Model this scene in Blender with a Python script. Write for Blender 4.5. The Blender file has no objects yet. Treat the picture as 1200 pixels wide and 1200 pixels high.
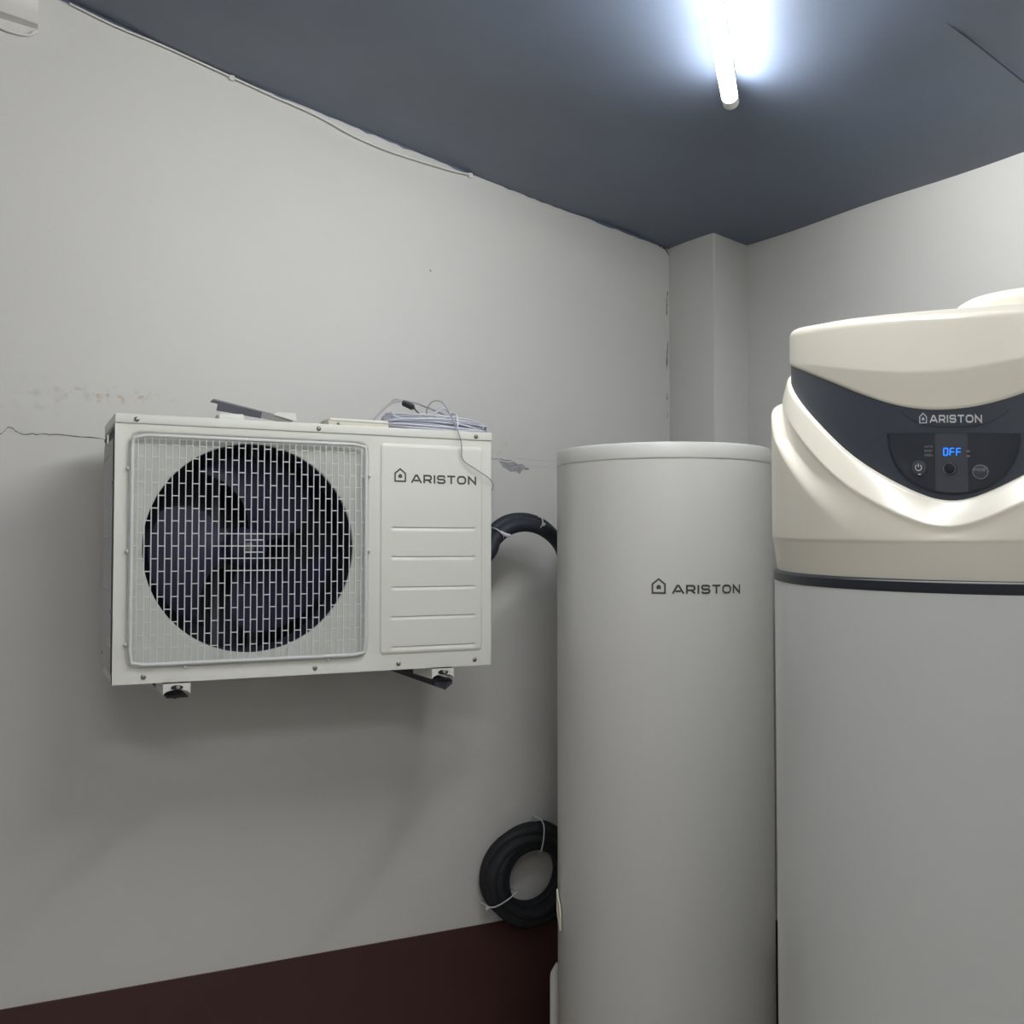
import bpy, bmesh, math, random
import numpy as np
from mathutils import Vector, Matrix
random.seed(4)
SC = bpy.context.scene
COL = SC.collection
R = math.radians

# ---------------------------------------------------------------- camera, world, exposure
cam_d = bpy.data.cameras.new('camera'); cam = bpy.data.objects.new('camera', cam_d); COL.objects.link(cam)
cam_d.sensor_width = 36; cam_d.lens = 36; cam_d.clip_start = .02
yaw, pit = R(26), math.atan(40/1200)
cam.location = (0, -2.52, 1.43)
fw = Vector((math.sin(yaw)*math.cos(pit), math.cos(yaw)*math.cos(pit), math.sin(pit)))
rt = Vector((math.cos(yaw), -math.sin(yaw), 0)); up = rt.cross(fw)
cam.rotation_euler = Matrix((rt, up, -fw)).transposed().to_euler()
SC.camera = cam
w = bpy.data.worlds.new('world'); SC.world = w; w.use_nodes = True
w.node_tree.nodes['Background'].inputs[0].default_value = (.6, .65, .7, 1)
w.node_tree.nodes['Background'].inputs[1].default_value = .02
SC.view_settings.view_transform = 'Standard'; SC.view_settings.look = 'None'
SC.view_settings.gamma = 1; SC.view_settings.use_curve_mapping = False
SC.view_settings.exposure = 0.0
LAMP = 104.0; FILL_LAMP = 84.0
SC.cycles.diffuse_bounces = 8; SC.cycles.max_bounces = 12

# ---------------------------------------------------------------- materials
def mat(name, col, rough=.5, metal=0, spec=.5, noise=None, bump=None, coat=0, emit=None):
    """noise=(scale, amount) varies the colour; bump=(scale, distance)"""
    m = bpy.data.materials.new(name); m.use_nodes = True
    N = m.node_tree.nodes; L = m.node_tree.links; b = N['Principled BSDF']
    b.inputs['Base Color'].default_value = (*col, 1); b.inputs['Roughness'].default_value = rough
    b.inputs['Metallic'].default_value = metal; b.inputs['Specular IOR Level'].default_value = spec
    b.inputs['Coat Weight'].default_value = coat; b.inputs['Coat Roughness'].default_value = .15
    tc = N.new('ShaderNodeTexCoord')
    if noise:
        n = N.new('ShaderNodeTexNoise'); n.inputs['Scale'].default_value = noise[0]; n.inputs['Detail'].default_value = 5
        L.new(tc.outputs['Object'], n.inputs['Vector'])
        r = N.new('ShaderNodeMapRange'); r.inputs['From Min'].default_value = .3; r.inputs['From Max'].default_value = .7
        r.inputs['To Min'].default_value = 1-noise[1]; r.inputs['To Max'].default_value = 1+noise[1]
        L.new(n.outputs['Fac'], r.inputs['Value'])
        v = N.new('ShaderNodeVectorMath'); v.operation = 'SCALE'; v.inputs[0].default_value = col
        L.new(r.outputs['Result'], v.inputs['Scale']); L.new(v.outputs['Vector'], b.inputs['Base Color'])
    if bump:
        n2 = N.new('ShaderNodeTexNoise'); n2.inputs['Scale'].default_value = bump[0]; n2.inputs['Detail'].default_value = 4
        L.new(tc.outputs['Object'], n2.inputs['Vector'])
        bp = N.new('ShaderNodeBump'); bp.inputs['Strength'].default_value = .6; bp.inputs['Distance'].default_value = bump[1]
        L.new(n2.outputs['Fac'], bp.inputs['Height']); L.new(bp.outputs['Normal'], b.inputs['Normal'])
    if emit:
        b.inputs['Emission Color'].default_value = (*emit[0], 1); b.inputs['Emission Strength'].default_value = emit[1]
    return m

M = dict(
 wall=mat('painted_plaster', (.62,.62,.605), .55, spec=.35, noise=(1.3,.025), bump=(9,.004)),
 ceil=mat('slate_ceiling_paint', (.098,.124,.180), .45, spec=.9, noise=(2.2,.13), bump=(5,.006)),
 maroon=mat('maroon_paint', (.060,.024,.022), .5, noise=(3,.1)),
 floor=mat('floor_tile', (.50,.45,.39), .4, noise=(6,.1)),
 crack=mat('dark_crack', (.07,.065,.06), .9),  # dark ribbon colour for the plaster cracks
 crackf=mat('filled_crack', (.40,.40,.39), .9),
 flake=mat('flaked_plaster', (.33,.34,.36), .9, noise=(90,.25)),
 enamel=mat('off_white_enamel', (.70,.71,.66), .42, noise=(2,.02)),
 grillew=mat('grille_plastic', (.64,.65,.66), .45),
 grout=mat('condenser_plate', (.56,.58,.54), .5, noise=(14,.05)),
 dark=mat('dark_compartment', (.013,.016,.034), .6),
 blade=mat('indigo_fan_plastic', (.011,.011,.042), .6, noise=(6,.25)),
 hub=mat('fan_hub', (.10,.10,.12), .4),
 screw=mat('screw_metal', (.30,.29,.27), .35, metal=.8),
 slot=mat('screw_slot', (.03,.03,.03), .6),
 fins=mat('condenser_fins', (.22,.22,.24), .5, metal=.3),
 ink=mat('dark_grey_ink', (.055,.058,.055), .5),
 silver=mat('silver_ink', (.62,.64,.66), .4),
 dimsilver=mat('faint_grey_ink', (.22,.24,.27), .5),
 tank=mat('light_grey_tank_paint', (.60,.60,.575), .30, coat=.25, noise=(3,.01)),
 tankcap=mat('tank_cap_plastic', (.64,.65,.63), .35),
 tankw=mat('white_tank_paint', (.66,.68,.67), .32, coat=.2, noise=(2,.012)),
 cream=mat('cream_hood_plastic', (.82,.785,.68), .28, noise=(2,.012)),
 slate=mat('dark_slate_plastic', (.046,.056,.075), .42),
 gloss=mat('glossy_dark_display', (.024,.030,.042), .12, coat=.3),
 gloss2=mat('grey_display_window', (.060,.068,.086), .15, coat=.2),
 line=mat('panel_seam', (.010,.012,.016), .5),
 rubber=mat('black_rubber_band', (.018,.022,.032), .4),
 foam=mat('black_foam_insulation', (.015,.021,.032), .6, bump=(60,.001)),
 foamc=mat('black_coil_insulation', (.010,.012,.016), .65, bump=(60,.001)),
 tie=mat('cable_tie_plastic', (.60,.62,.66), .4),
 cable=mat('white_cable_sheath', (.62,.64,.72), .35),
 cableg=mat('grey_cable_sheath', (.34,.35,.38), .4),
 black=mat('black_plastic', (.015,.015,.02), .4),
 steel=mat('galvanised_steel', (.50,.50,.48), .38, metal=.75, noise=(20,.15)),
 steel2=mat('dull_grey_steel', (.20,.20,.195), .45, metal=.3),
 bright=mat('bright_zinc', (.80,.80,.76), .30, metal=.2),
 joint=mat('ceiling_joint', (.055,.066,.092), .6),
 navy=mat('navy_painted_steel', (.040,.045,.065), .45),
 whitep=mat('white_plastic', (.70,.70,.67), .45),
 ivory=mat('ivory_plastic', (.62,.60,.50), .5),
 tube=mat('lit_tube', (1,1,1), .5, emit=((1,.998,.985), LAMP)),
 fill_tube=mat('added_fill_tube', (1,1,1), .5, emit=((1,.98,.95), FILL_LAMP)),  # emission of the added fill lamp
 blue=mat('blue_led_digits', (.02,.2,.9), .4, emit=((.015,.20,1.0), 1.15)),
)
# the wall has rusty flakes over the heater unit and faint scuffs along the slab line
def wall_stains(m):
    N = m.node_tree.nodes; L = m.node_tree.links; b = N['Principled BSDF']
    src = b.inputs['Base Color'].links[0].from_socket
    geo = N.new('ShaderNodeNewGeometry'); sp = N.new('ShaderNodeSeparateXYZ'); L.new(geo.outputs['Position'], sp.inputs[0])
    def mth(op, a, bb=None, clamp=False):
        n = N.new('ShaderNodeMath'); n.operation = op; n.use_clamp = clamp
        for i, v in enumerate((a, bb)):
            if v is None: continue
            if isinstance(v, (int, float)): n.inputs[i].default_value = v
            else: L.new(v, n.inputs[i])
        return n.outputs[0]
    def blob(cx, cz, sx, sz):
        dx = mth('POWER', mth('DIVIDE', mth('SUBTRACT', sp.outputs[0], cx), sx), 2)
        dz = mth('POWER', mth('DIVIDE', mth('SUBTRACT', sp.outputs[2], cz), sz), 2)
        return mth('SUBTRACT', 1, mth('ADD', dx, dz), True)
    def noisy(scale, lo, hi):
        n = N.new('ShaderNodeTexNoise'); n.inputs['Scale'].default_value = scale; n.inputs['Detail'].default_value = 6
        L.new(geo.outputs['Position'], n.inputs['Vector'])
        r = N.new('ShaderNodeMapRange'); r.inputs[1].default_value = lo; r.inputs[2].default_value = hi
        L.new(n.outputs['Fac'], r.inputs['Value']); return r.outputs[0]
    def mix(fac, a, col):
        n = N.new('ShaderNodeMix'); n.data_type = 'RGBA'; L.new(fac, n.inputs[0]); L.new(a, n.inputs[6]); n.inputs[7].default_value = (*col, 1); return n.outputs[2]
    c = src
    c = mix(mth('MULTIPLY', mth('MULTIPLY', blob(.20,1.778,.15,.022), noisy(55,.53,.62)), .9, True), c, (.52,.40,.31))
    c = mix(mth('MULTIPLY', mth('MULTIPLY', blob(.05,1.765,.22,.05), noisy(30,.52,.66)), .5, True), c, (.46,.47,.44))
    c = mix(mth('MULTIPLY', mth('MULTIPLY', blob(1.13,1.70,.16,.03), noisy(50,.54,.64)), .5, True), c, (.52,.44,.38))
    c = mix(mth('MULTIPLY', mth('MULTIPLY', blob(1.0,1.66,2.2,.10), noisy(7,.45,.75)), .25, True), c, (.50,.52,.47))
    L.new(c, b.inputs['Base Color'])
M['wall_l'] = M['wall'].copy(); M['wall_l'].name = 'stained_plaster'; wall_stains(M['wall_l'])

# ---------------------------------------------------------------- mesh helpers
class MB:
    def __init__(s): s.v = []; s.f = []
    def add(s, vs, fs):
        n = len(s.v); s.v += [tuple(map(float, v)) for v in vs]; s.f += [tuple(i+n for i in f) for f in fs]; return s
    def box(s, a, b, bev=0):
        (x0,y0,z0),(x1,y1,z1) = a, b
        if bev <= 0:
            return s.add([(x,y,z) for x in (x0,x1) for y in (y0,y1) for z in (z0,z1)],
              [(0,1,3,2),(4,6,7,5),(0,4,5,1),(2,3,7,6),(0,2,6,4),(1,5,7,3)])
        bm = bmesh.new(); bmesh.ops.create_cube(bm, size=1)
        for v in bm.verts: v.co = Vector(((x0+x1)/2+v.co.x*(x1-x0), (y0+y1)/2+v.co.y*(y1-y0), (z0+z1)/2+v.co.z*(z1-z0)))
        bmesh.ops.bevel(bm, geom=bm.edges[:], offset=bev, segments=3, profile=.5, affect='EDGES')
        return s.bm(bm)
    def bm(s, bm):
        bm.verts.index_update(); s.add([v.co for v in bm.verts], [[v.index for v in f.verts] for f in bm.faces]); bm.free(); return s
    def tube(s, pts, r, seg=8, caps=True, rs=None):
        pts = [Vector(p) for p in pts]; n = len(pts)
        t0 = (pts[1]-pts[0]).normalized(); nrm = t0.orthogonal().normalized(); rings = []
        for i, p in enumerate(pts):
            t = (pts[min(i+1,n-1)]-pts[max(i-1,0)]).normalized()
            nrm = (nrm - t*nrm.dot(t)).normalized(); bn = t.cross(nrm); rr = rs[i] if rs else r
            rings.append([p+(nrm*math.cos(2*math.pi*k/seg)+bn*math.sin(2*math.pi*k/seg))*rr for k in range(seg)])
        vs = [v for ring in rings for v in ring]
        fs = [(i*seg+k, i*seg+(k+1)%seg, (i+1)*seg+(k+1)%seg, (i+1)*seg+k) for i in range(n-1) for k in range(seg)]
        if caps: fs += [tuple(range(seg))[::-1], tuple((n-1)*seg+k for k in range(seg))]
        return s.add(vs, fs)
    def lathe(s, prof, c=(0,0), seg=96, zf=None):
        """prof = [(r,z)...] about a vertical axis"""
        vs = []; fs = []
        for (r, z) in prof:
            for k in range(seg):
                a = 2*math.pi*k/seg; vs.append((c[0]+r*math.cos(a), c[1]+r*math.sin(a), z))
        for i in range(len(prof)-1):
            for k in range(seg): fs.append((i*seg+k, i*seg+(k+1)%seg, (i+1)*seg+(k+1)%seg, (i+1)*seg+k))
        return s.add(vs, fs)
    def grid(s, nu, nv, fn, close=False):
        vs = [fn(i, j) for i in range(nu) for j in range(nv)]
        fs = [(i*nv+j, ((i+1)%nu)*nv+j, ((i+1)%nu)*nv+j+1, i*nv+j+1) for i in range(nu if close else nu-1) for j in range(nv-1)]
        return s.add(vs, fs)
    def build(s, name, m, parent=None, smooth=40, **props):
        me = bpy.data.meshes.new(name); me.from_pydata(s.v, [], s.f)
        bm = bmesh.new(); bm.from_mesh(me); bmesh.ops.remove_doubles(bm, verts=bm.verts, dist=1e-6)
        bmesh.ops.recalc_face_normals(bm, faces=bm.faces); bm.to_mesh(me); bm.free()
        me.materials.append(M[m] if isinstance(m, str) else m)
        if smooth: me.shade_smooth(); me.set_sharp_from_angle(angle=R(smooth))
        o = bpy.data.objects.new(name, me); COL.objects.link(o)
        if parent: put(o, parent)
        for k, v in props.items(): o[k] = v
        return o
def put(o, parent):
    o.parent = parent
    loc = Vector((0,0,0)); p = parent
    while p: loc += Vector(p.location); p = p.parent
    if o.location.length == 0: o.location = -loc if parent.parent is None or True else o.location
def thing(name, label, cat, loc, group=None):
    o = bpy.data.objects.new(name, None); COL.objects.link(o); o.location = loc; o.empty_display_size = .05
    o['label'] = label; o['category'] = cat
    if group: o['group'] = group
    return o
def smooth_path(P, n=10):
    P = [Vector(p) for p in P]; Q = [P[0]*2-P[1]] + P + [P[-1]*2-P[-2]]; out = []
    for i in range(1, len(Q)-2):
        a, b, c, d = Q[i-1:i+3]
        for k in range(n):
            t = k/n
            out.append(.5*((2*b)+(c-a)*t+(2*a-5*b+4*c-d)*t*t+(3*b-a-3*c+d)*t**3))
    out.append(P[-1]); return out
def sstep(x, a, b):
    t = min(1, max(0, (x-a)/(b-a))) if a != b else float(x > a); return t*t*(3-2*t)

# stroke lettering: unit height 1, mapped onto a surface by fn(s, t)
def ribbon(mb, pts, wd, fn, closed=False, sub=3):
    P = []
    n = len(pts); seq = list(range(n)) + ([0] if closed else [])
    for a, b in zip(seq[:-1], seq[1:]):
        for k in range(sub): P.append(np.array(pts[a])*(1-k/sub)+np.array(pts[b])*k/sub)
    if not closed: P.append(np.array(pts[-1]))
    P = [np.array(p, float) for p in P]; m = len(P); V = []
    for i, p in enumerate(P):
        a = P[(i-1) % m] if (closed or i > 0) else None; b = P[(i+1) % m] if (closed or i < m-1) else None
        d1 = (p-a) if a is not None else (b-p); d2 = (b-p) if b is not None else (p-a)
        d1 = d1/(np.linalg.norm(d1)+1e-9); d2 = d2/(np.linalg.norm(d2)+1e-9)
        n1 = np.array([-d1[1], d1[0]]); n2 = np.array([-d2[1], d2[0]]); nn = n1+n2; l = np.linalg.norm(nn)
        nn = n1 if l < .3 else nn/l; k = min(2.2, 1/max(.35, nn@n1))
        V += [fn(*(p+nn*wd/2*k)), fn(*(p-nn*wd/2*k))]
    F = [(2*i, 2*i+1, (2*((i+1) % m))+1, 2*((i+1) % m)) for i in range(m if closed else m-1)]
    mb.add(V, F)
def arc(cx, cy, rx, ry, a0, a1, n=8):
    return [(cx+rx*math.cos(R(a0+(a1-a0)*i/n)), cy+ry*math.sin(R(a0+(a1-a0)*i/n))) for i in range(n+1)]
T = .17; h = T/2
def rrect(w_, r=.34):
    return arc(w_-h-r,1-h-r,r,r,90,0,5)+arc(w_-h-r,h+r,r,r,0,-90,5)+arc(h+r,h+r,r,r,-90,-180,5)+arc(h+r,1-h-r,r,r,180,90,5)
GL = {
 'A': (1.30, [([(.03,h*.3),(.56,1-h),(.74,1-h),(1.27,h*.3)],0), ([(.34,.30),(.96,.30)],0)]),
 'R': (1.08, [([(h,0),(h,1-h)]+[(.78,1-h)]+arc(.78,.655,.21,.26,90,-90,6)+[(h,.395)],0), ([(.60,.39),(1.02,.04)],0)]),
 'I': (.17, [([(h,0),(h,1)],0)]),
 'S': (1.08, [([(1.00,.72)]+arc(.79,.72,.20,.20,0,90,4)+arc(.27,.71,.19,.205,90,270,7)+[(.8,.505)]+arc(.80,.295,.20,.21,90,-90,7)+arc(.27,.285,.19,.20,-90,-180,4),0)]),
 'T': (1.04, [([(0,1-h),(1.04,1-h)],0), ([(.52,1-T),(.52,0)],0)]),
 'O': (1.20, [(rrect(1.20,.36),1)]),
 'N': (1.08, [([(h,0),(h,1-h*.8),(1.08-h,h*.8),(1.08-h,1)],0)]),
 'U': (1.0, [([(h,1),(h,.4)]+arc(.5,.5,.41,.41,180,360,8)+[(1-h,1)],0)]),
 'B': (1.0, [([(h,h),(h,1-h),(.7,1-h)]+arc(.7,.72,.2,.2,90,-90,5)+[(.3,.52),(.7,.5)]+arc(.7,.29,.2,.2,90,-90,5)+[(h,h)],0)]),
 'E': (.9, [([(.9,1-h),(h,1-h),(h,h),(.9,h)],0), ([(h,.5),(.8,.5)],0)]),
 'G': (1.1, [([(1.0,.75)]+arc(.55,.5,.46,.42,35,325,12)+[(1.0,.5),(.6,.5)],0)]),
 'M': (1.2, [([(h,0),(h,1-h),(.6,.3),(1.2-h,1-h),(1.2-h,0)],0)]),
 'D': (1.05, [([(h,h),(h,1-h),(.6,1-h)]+arc(.6,.5,.38,.415,90,-90,8)+[(h,h)],0)]),
 'C': (1.0, [(arc(.55,.5,.46,.42,45,315,12),0)]),
}
def text_mesh(mb, s, x0, z0, x1, z1, fn, wt=.215, gap=.26):
    tot = sum(GL[c][0] for c in s)+gap*(len(s)-1); sx = (x1-x0)/tot; sz = z1-z0; x = 0
    for c in s:
        wdt, st = GL[c]
        for pts, cl in st:
            # offset in unit space scaled separately
            ribbon(mb, pts, wt, lambda a, b, x=x: fn(x0+(x+a)*sx, z0+b*sz), bool(cl))
        x += wdt+gap
def house_mesh(mb, x0, z0, x1, z1, fn):
    W = x1-x0; H = z1-z0; t = W*.125
    ribbon(mb, [(x0+t/2,z0+t/2),(x1-t/2,z0+t/2),(x1-t/2,z0+H*.62),((x0+x1)/2,z1-t/2),(x0+t/2,z0+H*.62)], t, fn, True)
    # small solid house inside
    a, b = (x0+x1)/2, z0+H*.30
    hx = W*.16
    L_ = [(a-hx,b),(a+hx,b),(a+hx,b+H*.17),(a+hx*.45,b+H*.27),(a-hx*.45,b+H*.27),(a-hx,b+H*.17)]
    mb.add([fn(*p) for p in L_], [tuple(range(6))])

# ================================================================= setting
XW = 1.867; XL = -1.5; YB = -3.5
cxs = [XL,.088,.483,1.10,1.757,1.9]; czs = [3.10,2.6794,2.5752,2.4416,2.3178,2.291]
def cz(x, y): return float(np.interp(x, cxs, czs)) + .045*y
def struct(mb, name, m, parent=None, smooth=0):
    return mb.build(name, m, parent, smooth=smooth, **({} if parent else {'kind': 'structure'}))
xs = sorted(set(cxs[:-1] + [XL+i*(XW-XL)/24 for i in range(25)]))
xs = [x for x in xs if x <= XW]
m_ = MB().grid(len(xs), 2, lambda i, j: (xs[i], 0, cz(xs[i], 0)+.02 if j else 0))
m_.grid(len(xs), 2, lambda i, j: (xs[i], .1, cz(xs[i], 0)+.02 if j else 0))
wl = struct(m_, 'wall_left', 'wall_l')
m_ = MB().grid(2, 2, lambda i, j: (XW, .1 if i else YB, (cz(XW, 0 if i else YB)+.02) if j else 0))
m_.grid(2, 2, lambda i, j: (XW+.1, .1 if i else YB, (cz(XW, 0 if i else YB)+.02) if j else 0))
struct(m_, 'wall_right', 'wall')
m_ = MB().grid(len(xs), 2, lambda i, j: (xs[i], YB, cz(xs[i], YB)+.02 if j else 0))
struct(m_, 'wall_back', 'wall')
m_ = MB().grid(2, 2, lambda i, j: (XL, 0 if i else YB, (cz(XL, 0 if i else YB)+.02) if j else 0))
struct(m_, 'wall_near', 'wall')
nz = lambda x, y: .0035*math.sin(x*9+1.3*math.sin(x*4))+.002*math.sin(y*11+x*5)
m_ = MB().grid(60, 60, lambda i, j: (XL-.02+(XW-XL+.04)*i/59, YB-.02+(.04-YB)*j/59, cz(XL-.02+(XW-XL+.04)*i/59, YB-.02+(.04-YB)*j/59)+nz(XL+(XW-XL)*i/59, YB-YB*j/59)))
struct(m_, 'ceiling', 'ceil', smooth=60)
struct(MB().box((XL-.1, YB-.1, -.08), (XW+.1, .1, 0)), 'floor', 'floor')
cl_ = [o for o in bpy.data.objects if o.name == 'ceiling'][0]
jp = [(1.30,-1.306),(1.4177,-1.3036),(1.5151,-1.2917),(1.6514,-1.2712),(1.7289,-1.2655),(1.87,-1.25)]
MB().tube([(x,y,cz(x,y)-.0028) for x,y in jp], .0014, 5).build('joint_line', 'joint', cl_, smooth=60)
ev = []; ne = 160
for i in range(ne):
    x = XL+(1.75-XL)*i/(ne-1); zc = cz(x,0); ev += [(x,-.0007,zc+.01),(x,-.0007,zc-.0015-.0045*random.random()**2)]
MB().add(ev, [(2*i,2*i+1,2*i+3,2*i+2) for i in range(ne-1)]).build('paint_edge', 'ceil', cl_, smooth=0)
# corner column
struct(MB().box((1.7505, -.218, 0), (XW+.01, .01, cz(1.8,-.1)+.03), .006), 'column', 'wall', smooth=30)
# maroon painted dado board along the left and right walls
struct(MB().box((XL, -.004, 0), (1.7505, .001, .423), .001), 'baseboard_left', 'maroon')
struct(MB().box((XW-.004, YB, 0), (XW+.001, -.218, .423), .001), 'baseboard_right', 'maroon')

def jag(P, amp, n, z=-.0008):
    out = []
    for (a, b) in zip(P[:-1], P[1:]):
        for k in range(n):
            t = k/n; out.append((a[0]+(b[0]-a[0])*t+random.uniform(-amp,amp)*.4, z, a[1]+(b[1]-a[1])*t+random.uniform(-amp,amp)))
    out.append((P[-1][0], z, P[-1][1])); return out
def crack(P, wd, amp, n, m='crack'):
    pts = jag(P, amp, n); mb = MB(); V = []
    for i, p in enumerate(pts):
        ww = wd*(random.uniform(.35, 1.0))*(.3 if i in (0, len(pts)-1) else 1)
        horizontal = abs(P[-1][0]-P[0][0]) > abs(P[-1][1]-P[0][1])
        V += [(p[0]-(0 if horizontal else ww), p[1], p[2]-(ww if horizontal else 0)), (p[0]+(0 if horizontal else ww), p[1], p[2]+(ww if horizontal else 0))]
    mb.add(V, [(2*i, 2*i+1, 2*i+3, 2*i+2) for i in range(len(pts)-1)])
    o = mb.build('crack', m, wl, smooth=0); return o
crack([(-.4,1.69),(-.10,1.682),(-.025,1.678),(-.012,1.694),(-.006,1.693),(.012,1.679),(.07,1.682),(.19,1.675)], .0010, .0018, 7)
crack([(.19,1.675),(.6,1.66),(1.10,1.668)], .0008, .002, 10)
crack([(1.155,1.6667),(1.195,1.667),(1.23,1.664)], .0010, .0012, 6)
crack([(1.23,1.672),(1.30,1.668),(1.40,1.667)], .0005, .0008, 6, 'crackf')
crack([(1.26,1.652),(1.32,1.650),(1.42,1.648)], .0006, .0008, 6, 'crackf')
crack([(1.7445,2.192),(1.7425,2.155),(1.741,2.115)], .0016, .0006, 6)
crack([(1.7445,2.04),(1.742,2.00),(1.740,1.955)], .0020, .0008, 6)
crack([(1.741,1.885),(1.742,1.862)], .0016, .0006, 4)
crack([(1.742,1.828),(1.742,1.81)], .0014, .0006, 4)
crack([(1.715,2.327),(1.735,2.316),(1.752,2.300)], .005, .004, 5)
crack([(.985,2.165),(.99,2.158)], .002, .001, 3)
# flaked patch where the plaster has come away
pts = [(1.188,1.664),(1.21,1.660),(1.235,1.662),(1.246,1.655),(1.262,1.657),(1.268,1.648),(1.285,1.645),(1.278,1.640),(1.262,1.640),(1.252,1.629),(1.243,1.636),(1.226,1.634),(1.212,1.643),(1.202,1.646)]
MB().add([(x,-.0012,z) for x,z in pts]+[(x,0,z) for x,z in pts], [tuple(range(len(pts)))]+[(i,(i+1)%14,14+(i+1)%14,14+i) for i in range(14)]).build('flaked_patch', 'flake', wl, smooth=0)

# ================================================================= tube lamp on the ceiling
def tube_lamp(a, d, label, tm, ln=1.2):
    a = Vector(a); d = Vector(d).normalized(); b = a+d*ln
    a.z = cz(a.x,a.y)-.045; b.z = cz(b.x,b.y)-.045; d = (b-a).normalized()
    lamp = thing('tube_lamp', label, 'lamp', tuple(a))
    MB().tube([a+d*.012, a+d*(ln-.012)], .0155, 20).build('lamp_tube', tm, lamp)
    side = d.cross(Vector((0,0,1))).normalized(); upv = side.cross(d)
    for k in (0, 1):
        e = a if k == 0 else b; s_ = d if k == 0 else -d
        MB().tube([e-s_*.012, e-s_*.010, e+s_*.012, e+s_*.014], .0165, 20, rs=[.012,.0165,.0165,.0155]).build('end_cap', 'whitep', lamp, label='off-white end cap of the tube')
    mb = MB()
    mb.add([a+d*t+side*sx*.011+upv*uz for t in (0,ln) for sx in (-1,1) for uz in (.0135,.053)], [(0,1,3,2),(4,6,7,5),(0,4,5,1),(2,3,7,6),(0,2,6,4),(1,5,7,3)])
    mb.build('mounting_rail', 'whitep', lamp)
tube_lamp((1.278,-.896,0), (-.685,-.729,0), 'lit white tube lamp fixed diagonally under the dark ceiling', 'tube')
tube_lamp((.55,-3.0,0), (-1,0,0), 'added tube lamp for fill light, unseen on the ceiling behind the viewer', 'fill_tube')  # added lamp out of view, lifts the room's fill light

# ================================================================= outdoor unit on the wall
X0, X1, Z0, Z1, YF, YR = .1802, 1.004, 1.155, 1.695, -.35, -.11
ac = thing('heat_pump_unit', 'off-white fan unit with wire grille bracketed to the left wall', 'heat pump', (X0, YR, Z0))
def quad_ring(mb, A, B):
    n = len(A); mb.add(list(A)+list(B), [(i, (i+1) % n, n+(i+1) % n, n+i) for i in range(n)])
def rr_loop(x0, z0, x1, z1, r, y, n=96):
    """rounded rectangle sampled by angle about its centre"""
    cx, cz_ = (x0+x1)/2, (z0+z1)/2; hx, hz = (x1-x0)/2, (z1-z0)/2; out = []
    for k in range(n):
        a_ = 2*math.pi*(k+.5)/n; c, s_ = math.cos(a_), math.sin(a_); lo, hi = 0, 3
        for _ in range(36):
            m__ = (lo+hi)/2; px, pz = abs(m__*c), abs(m__*s_); qx, qz = px-(hx-r), pz-(hz-r)
            sd = math.hypot(max(qx,0), max(qz,0))+min(max(qx,qz),0)-r
            if sd > 0: hi = m__
            else: lo = m__
        out.append((cx+lo*c, y, cz_+lo*s_))
    return out
def outer_loop(x0, z0, x1, z1, cx, cz_, y, inner):
    """project inner-loop directions from the inner centre to a rectangle, corners snapped"""
    out = []
    for (x, _, z) in inner:
        dx, dz = x-cx, z-cz_; t = 1e9
        if dx > 1e-9: t = min(t, (x1-cx)/dx)
        if dx < -1e-9: t = min(t, (x0-cx)/dx)
        if dz > 1e-9: t = min(t, (z1-cz_)/dz)
        if dz < -1e-9: t = min(t, (z0-cz_)/dz)
        out.append([cx+dx*t, y, cz_+dz*t])
    for cx_, cz2 in ((x0,z0),(x0,z1),(x1,z0),(x1,z1)):
        i = min(range(len(out)), key=lambda k: math.hypot(out[k][0]-cx_, out[k][2]-cz2)); out[i] = [cx_, y, cz2]
    return [tuple(o) for o in out]
ZT = 1.6755   # lower edge of the lid
N_ = 192
GX0, GX1, GZ0, GZ1 = .2077, .7025, 1.1885, 1.657
CX, CZ, CR = .4540, 1.4262, .2185
in0 = rr_loop(GX0-.006, GZ0-.005, GX1+.006, GZ1+.006, .022, YF, N_)
gcx, gcz = (GX0+GX1)/2, (GZ0+GZ1)/2
out0 = outer_loop(X0, Z0, X1, ZT, gcx, gcz, YF, in0)
mb = MB()
quad_ring(mb, out0, in0)
in1 = rr_loop(GX0-.002, GZ0-.001, GX1+.002, GZ1+.002, .020, YF+.002, N_)
in2 = rr_loop(GX0+.002, GZ0+.003, GX1-.002, GZ1-.002, .018, YF+.009, N_)
quad_ring(mb, in0, in1); quad_ring(mb, in1, in2)
outb = [(x, YF+.02, z) for x, _, z in out0]; quad_ring(mb, out0, outb)
mb.build('front_panel', 'enamel', ac, smooth=35)
# recessed plate with the round fan opening
mb = MB()
circ = lambda r, y: [(CX+r*math.cos(2*math.pi*(k+.5)/N_), y, CZ+r*math.sin(2*math.pi*(k+.5)/N_)) for k in range(N_)]
quad_ring(mb, in2, circ(CR+.006, YF+.009)); quad_ring(mb, circ(CR+.006, YF+.009), circ(CR+.0012, YF+.0105)); quad_ring(mb, circ(CR+.0012, YF+.0105), circ(CR, YF+.015))
mb.build('fan_plate', 'grout', ac, smooth=35)
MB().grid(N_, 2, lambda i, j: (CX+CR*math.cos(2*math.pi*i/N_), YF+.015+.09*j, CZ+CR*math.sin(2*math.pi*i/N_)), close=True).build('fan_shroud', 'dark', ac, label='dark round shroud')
# compartment behind the fan
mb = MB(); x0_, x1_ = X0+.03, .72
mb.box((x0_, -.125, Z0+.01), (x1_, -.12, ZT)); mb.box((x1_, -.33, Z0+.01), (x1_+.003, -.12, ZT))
mb.build('inner_partition', 'dark', ac, smooth=0)
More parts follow.
